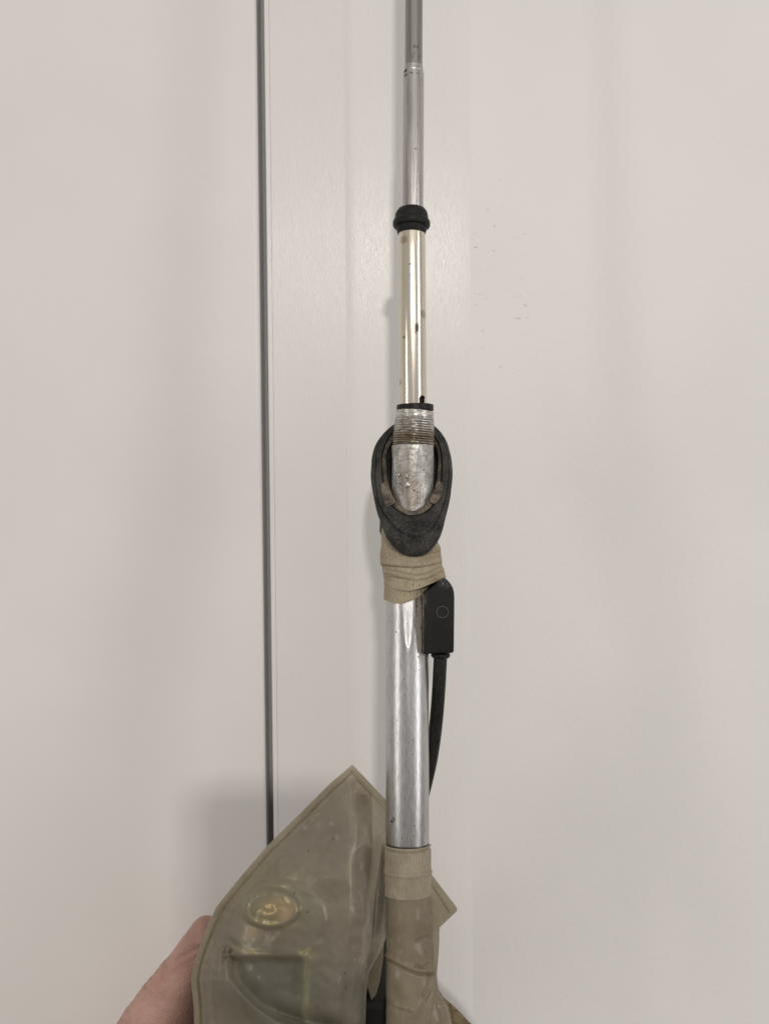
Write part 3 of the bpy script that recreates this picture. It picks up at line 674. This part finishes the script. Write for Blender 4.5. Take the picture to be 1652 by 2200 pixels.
# motor case below the film (part of the antenna)
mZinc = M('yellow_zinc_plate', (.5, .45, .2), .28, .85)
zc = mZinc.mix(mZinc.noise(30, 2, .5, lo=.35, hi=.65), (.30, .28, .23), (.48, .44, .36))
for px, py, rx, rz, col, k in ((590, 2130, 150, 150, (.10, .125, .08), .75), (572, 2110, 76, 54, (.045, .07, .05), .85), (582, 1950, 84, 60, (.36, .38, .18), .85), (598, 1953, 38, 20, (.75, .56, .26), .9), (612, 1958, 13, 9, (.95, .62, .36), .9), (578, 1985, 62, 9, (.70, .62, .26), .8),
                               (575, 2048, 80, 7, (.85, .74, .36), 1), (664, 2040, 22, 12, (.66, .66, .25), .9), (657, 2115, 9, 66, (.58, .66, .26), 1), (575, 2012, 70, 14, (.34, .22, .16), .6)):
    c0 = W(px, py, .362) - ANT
    zc = mZinc.mix(mZinc.math('MULTIPLY', mZinc.near(tuple(c0), (PX(rx, .362), .03, PX(rz, .362)), .5, .003), k), zc, col)  # plating hues, with ridge and dish glints and the recess's darkness painted in
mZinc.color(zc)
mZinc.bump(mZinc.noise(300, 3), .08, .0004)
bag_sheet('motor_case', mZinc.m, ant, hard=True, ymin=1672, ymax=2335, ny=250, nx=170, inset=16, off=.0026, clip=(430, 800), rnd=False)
prism('motor_body', [(500, 2150), (850, 2150), (860, 2400), (470, 2400)], .381, .412, mDark.m, ant, bev=.004)
mBr = M('fold_shade_dark', (.014, .010, .006), .7)
lathe('fold_shade_core', [(1815, 822, 2), (1840, 822, 5), (1880, 821, 9), (1930, 819, 14), (2000, 815, 18), (2060, 812, 22), (2160, 810, 26), (2300, 810, 26)], lambda y: dl(y) + .026, mBr, ant, n=40)  # added dark core behind the film, standing in for shade in its fold
prism('motor_mount', [(640, 1960), (770, 1960), (770, 2110), (640, 2110)], .384, .400, mDark.m, ant, bev=.003)

# ------------------------------------------------------------------ the phone taking the picture: its shadow lies on the door and the bag
ph = []
for cx, cz, a0 in ((.015 - .010, .020 - .010, 0), (-.060 + .010, .020 - .010, 90), (-.060 + .010, -.138 + .010, 180), (.015 - .010, -.138 + .010, 270)):
    for k in range(9):
        a = math.radians(a0 + k * 11.25); ph.append((cx + .010 * math.cos(a), cz + .010 * math.sin(a)))
n = len(ph); PO = Vector((-.022, -.010, 1.34))
V = [(x, yy, 1.40 + z) for yy in (-.0045, -.0125) for x, z in ph]
pho = mk('smartphone', V, [tuple(range(n)), tuple(range(n, 2 * n))] + [(i, (i + 1) % n, n + (i + 1) % n, n + i) for i in range(n)], M('phone_shell', (.03, .03, .03), .4), None, org=PO)
tag(pho, 'raised phone, showing only as the soft rounded rectangular shadow on the door', 'smartphone')

# ------------------------------------------------------------------ the hand that holds it
mSkin = M('skin', (.37, .22, .17), .50, 0, .4)
c = mSkin.mix(mSkin.noise(60, 4, .6, lo=.35, hi=.65), (.43, .25, .20), (.54, .335, .27))
c = mSkin.mix(mSkin.math('MULTIPLY', mSkin.noise(25, 2, lo=.5, hi=.7), .4), c, (.42, .17, .145))
mSkin.color(c); mSkin.b.inputs['Subsurface Weight'].default_value = .12; mSkin.b.inputs['Subsurface Radius'].default_value = (.004, .0015, .0008); mSkin.b.inputs['Subsurface Scale'].default_value = 1
vo = mSkin.n('ShaderNodeTexVoronoi', feature='DISTANCE_TO_EDGE'); vo.inputs['Scale'].default_value = 650; mSkin.lk(mSkin.co(), vo.inputs['Vector'])
mSkin.bump(vo.outputs['Distance'], .6, .0008); mSkin.bump(mSkin.noise(260, 4, .6), .5, .0006)
HO = W(330, 2500, .40)
person = empty('person', HO); tag(person, 'bare left hand reaching in from below, gripping the plastic bag from behind', 'person')
J = {}; E = []
def jt(k, px, py, d, mm, par=None):
    J[k] = (W(px, py, d), mm / 1000); 
    if par: E.append((par, k))
jt('palm', 400, 2330, .424, 24); jt('wrist', 240, 2440, .420, 27, 'palm'); jt('arm', 120, 2700, .415, 28, 'wrist'); jt('arm2', -60, 2960, .41, 33, 'arm')
jt('web', 314, 2238, .408, 22.5, 'palm'); jt('t1', 369, 2143, .402, 15.0, 'web'); jt('t2', 419, 2062, .400, 11.6, 't1'); jt('t3', 452, 2004, .399, 10.4, 't2'); jt('t4', 468, 1990, .399, 9.0, 't3')
for i, (y0, x1, y1) in enumerate(((2180, 520, 2170), (2250, 520, 2245), (2320, 520, 2320), (2390, 505, 2392))):
    jt('k%d' % i, 470, y0 + 20, .430, 13 - i * .4, 'palm'); jt('p%d' % i, 600 - i * 8, y1, .427, 9.4 - i * .4, 'k%d' % i); jt('q%d' % i, 690 - i * 14, y1 + 4, .423, 8.4 - i * .4, 'p%d' % i); jt('r%d' % i, 745 - i * 20, y1 + 8, .418, 7.4 - i * .4, 'q%d' % i)
keys = list(J); idx = {k: i for i, k in enumerate(keys)}
me = bpy.data.meshes.new('hand'); me.from_pydata([tuple(J[k][0] - HO) for k in keys], [(idx[a], idx[b]) for a, b in E], [])
hand = bpy.data.objects.new('hand', me); COL.objects.link(hand); hand.parent = person
sk = hand.modifiers.new('skin', 'SKIN')
lay = me.skin_vertices[0].data if me.skin_vertices else None
if lay is None:
    bpy.context.view_layer.update()
    bm_ = bmesh.new(); bm_.from_mesh(me); l_ = bm_.verts.layers.skin.verify(); bm_.to_mesh(me); bm_.free(); lay = me.skin_vertices[0].data
for k in keys: lay[idx[k]].radius = (J[k][1], J[k][1])
lay[idx['palm']].use_root = True
sb = hand.modifiers.new('sub', 'SUBSURF'); sb.levels = 4; sb.render_levels = 4
bpy.context.view_layer.update(); dg = bpy.context.evaluated_depsgraph_get()
hm = bpy.data.meshes.new_from_object(hand.evaluated_get(dg)); hand.modifiers.clear(); hand.data = hm
hm.materials.clear(); hm.materials.append(mSkin.m)
# skin folds and knuckle wrinkles
cr = []
def fold(pts, w, dep): cr.append((pts, w, dep))
fold([(372, 2066), (392, 2055), (415, 2042), (436, 2034)], 4.0, .0011); fold([(398, 2040), (412, 2034), (424, 2030)], 2.5, .0008)
for k in range(9): fold([(240 + k * 13, 2196 - k * 17), (250 + k * 13, 2212 - k * 17), (262 + k * 14, 2224 - k * 16)], 1.8, .0007)
for k in range(6): fold([(340 + k * 9, 2150 - k * 4), (356 + k * 9, 2168 - k * 3), (366 + k * 8, 2196)], 3.0, .00035)
for v in hm.vertices:
    p = v.co + HO - CAM; d = p.dot(FWD)
    if d < .412:
        x = PW / 2 + p.dot(RGT) / d * F; y = PH / 2 - p.dot(UPV) / d * F; q = 0
        for pts, w, dep in cr:
            s = pseg(x, y, pts)
            if s < 4 * w: q -= dep * gaus(s, w) - dep * .35 * gaus(s - 2.2 * w, w)
        q += .0004 * mnoise.noise(Vector((x * .03, y * .03, 0)))
        v.co += v.normal * q
for p_ in hm.polygons: p_.use_smooth = True
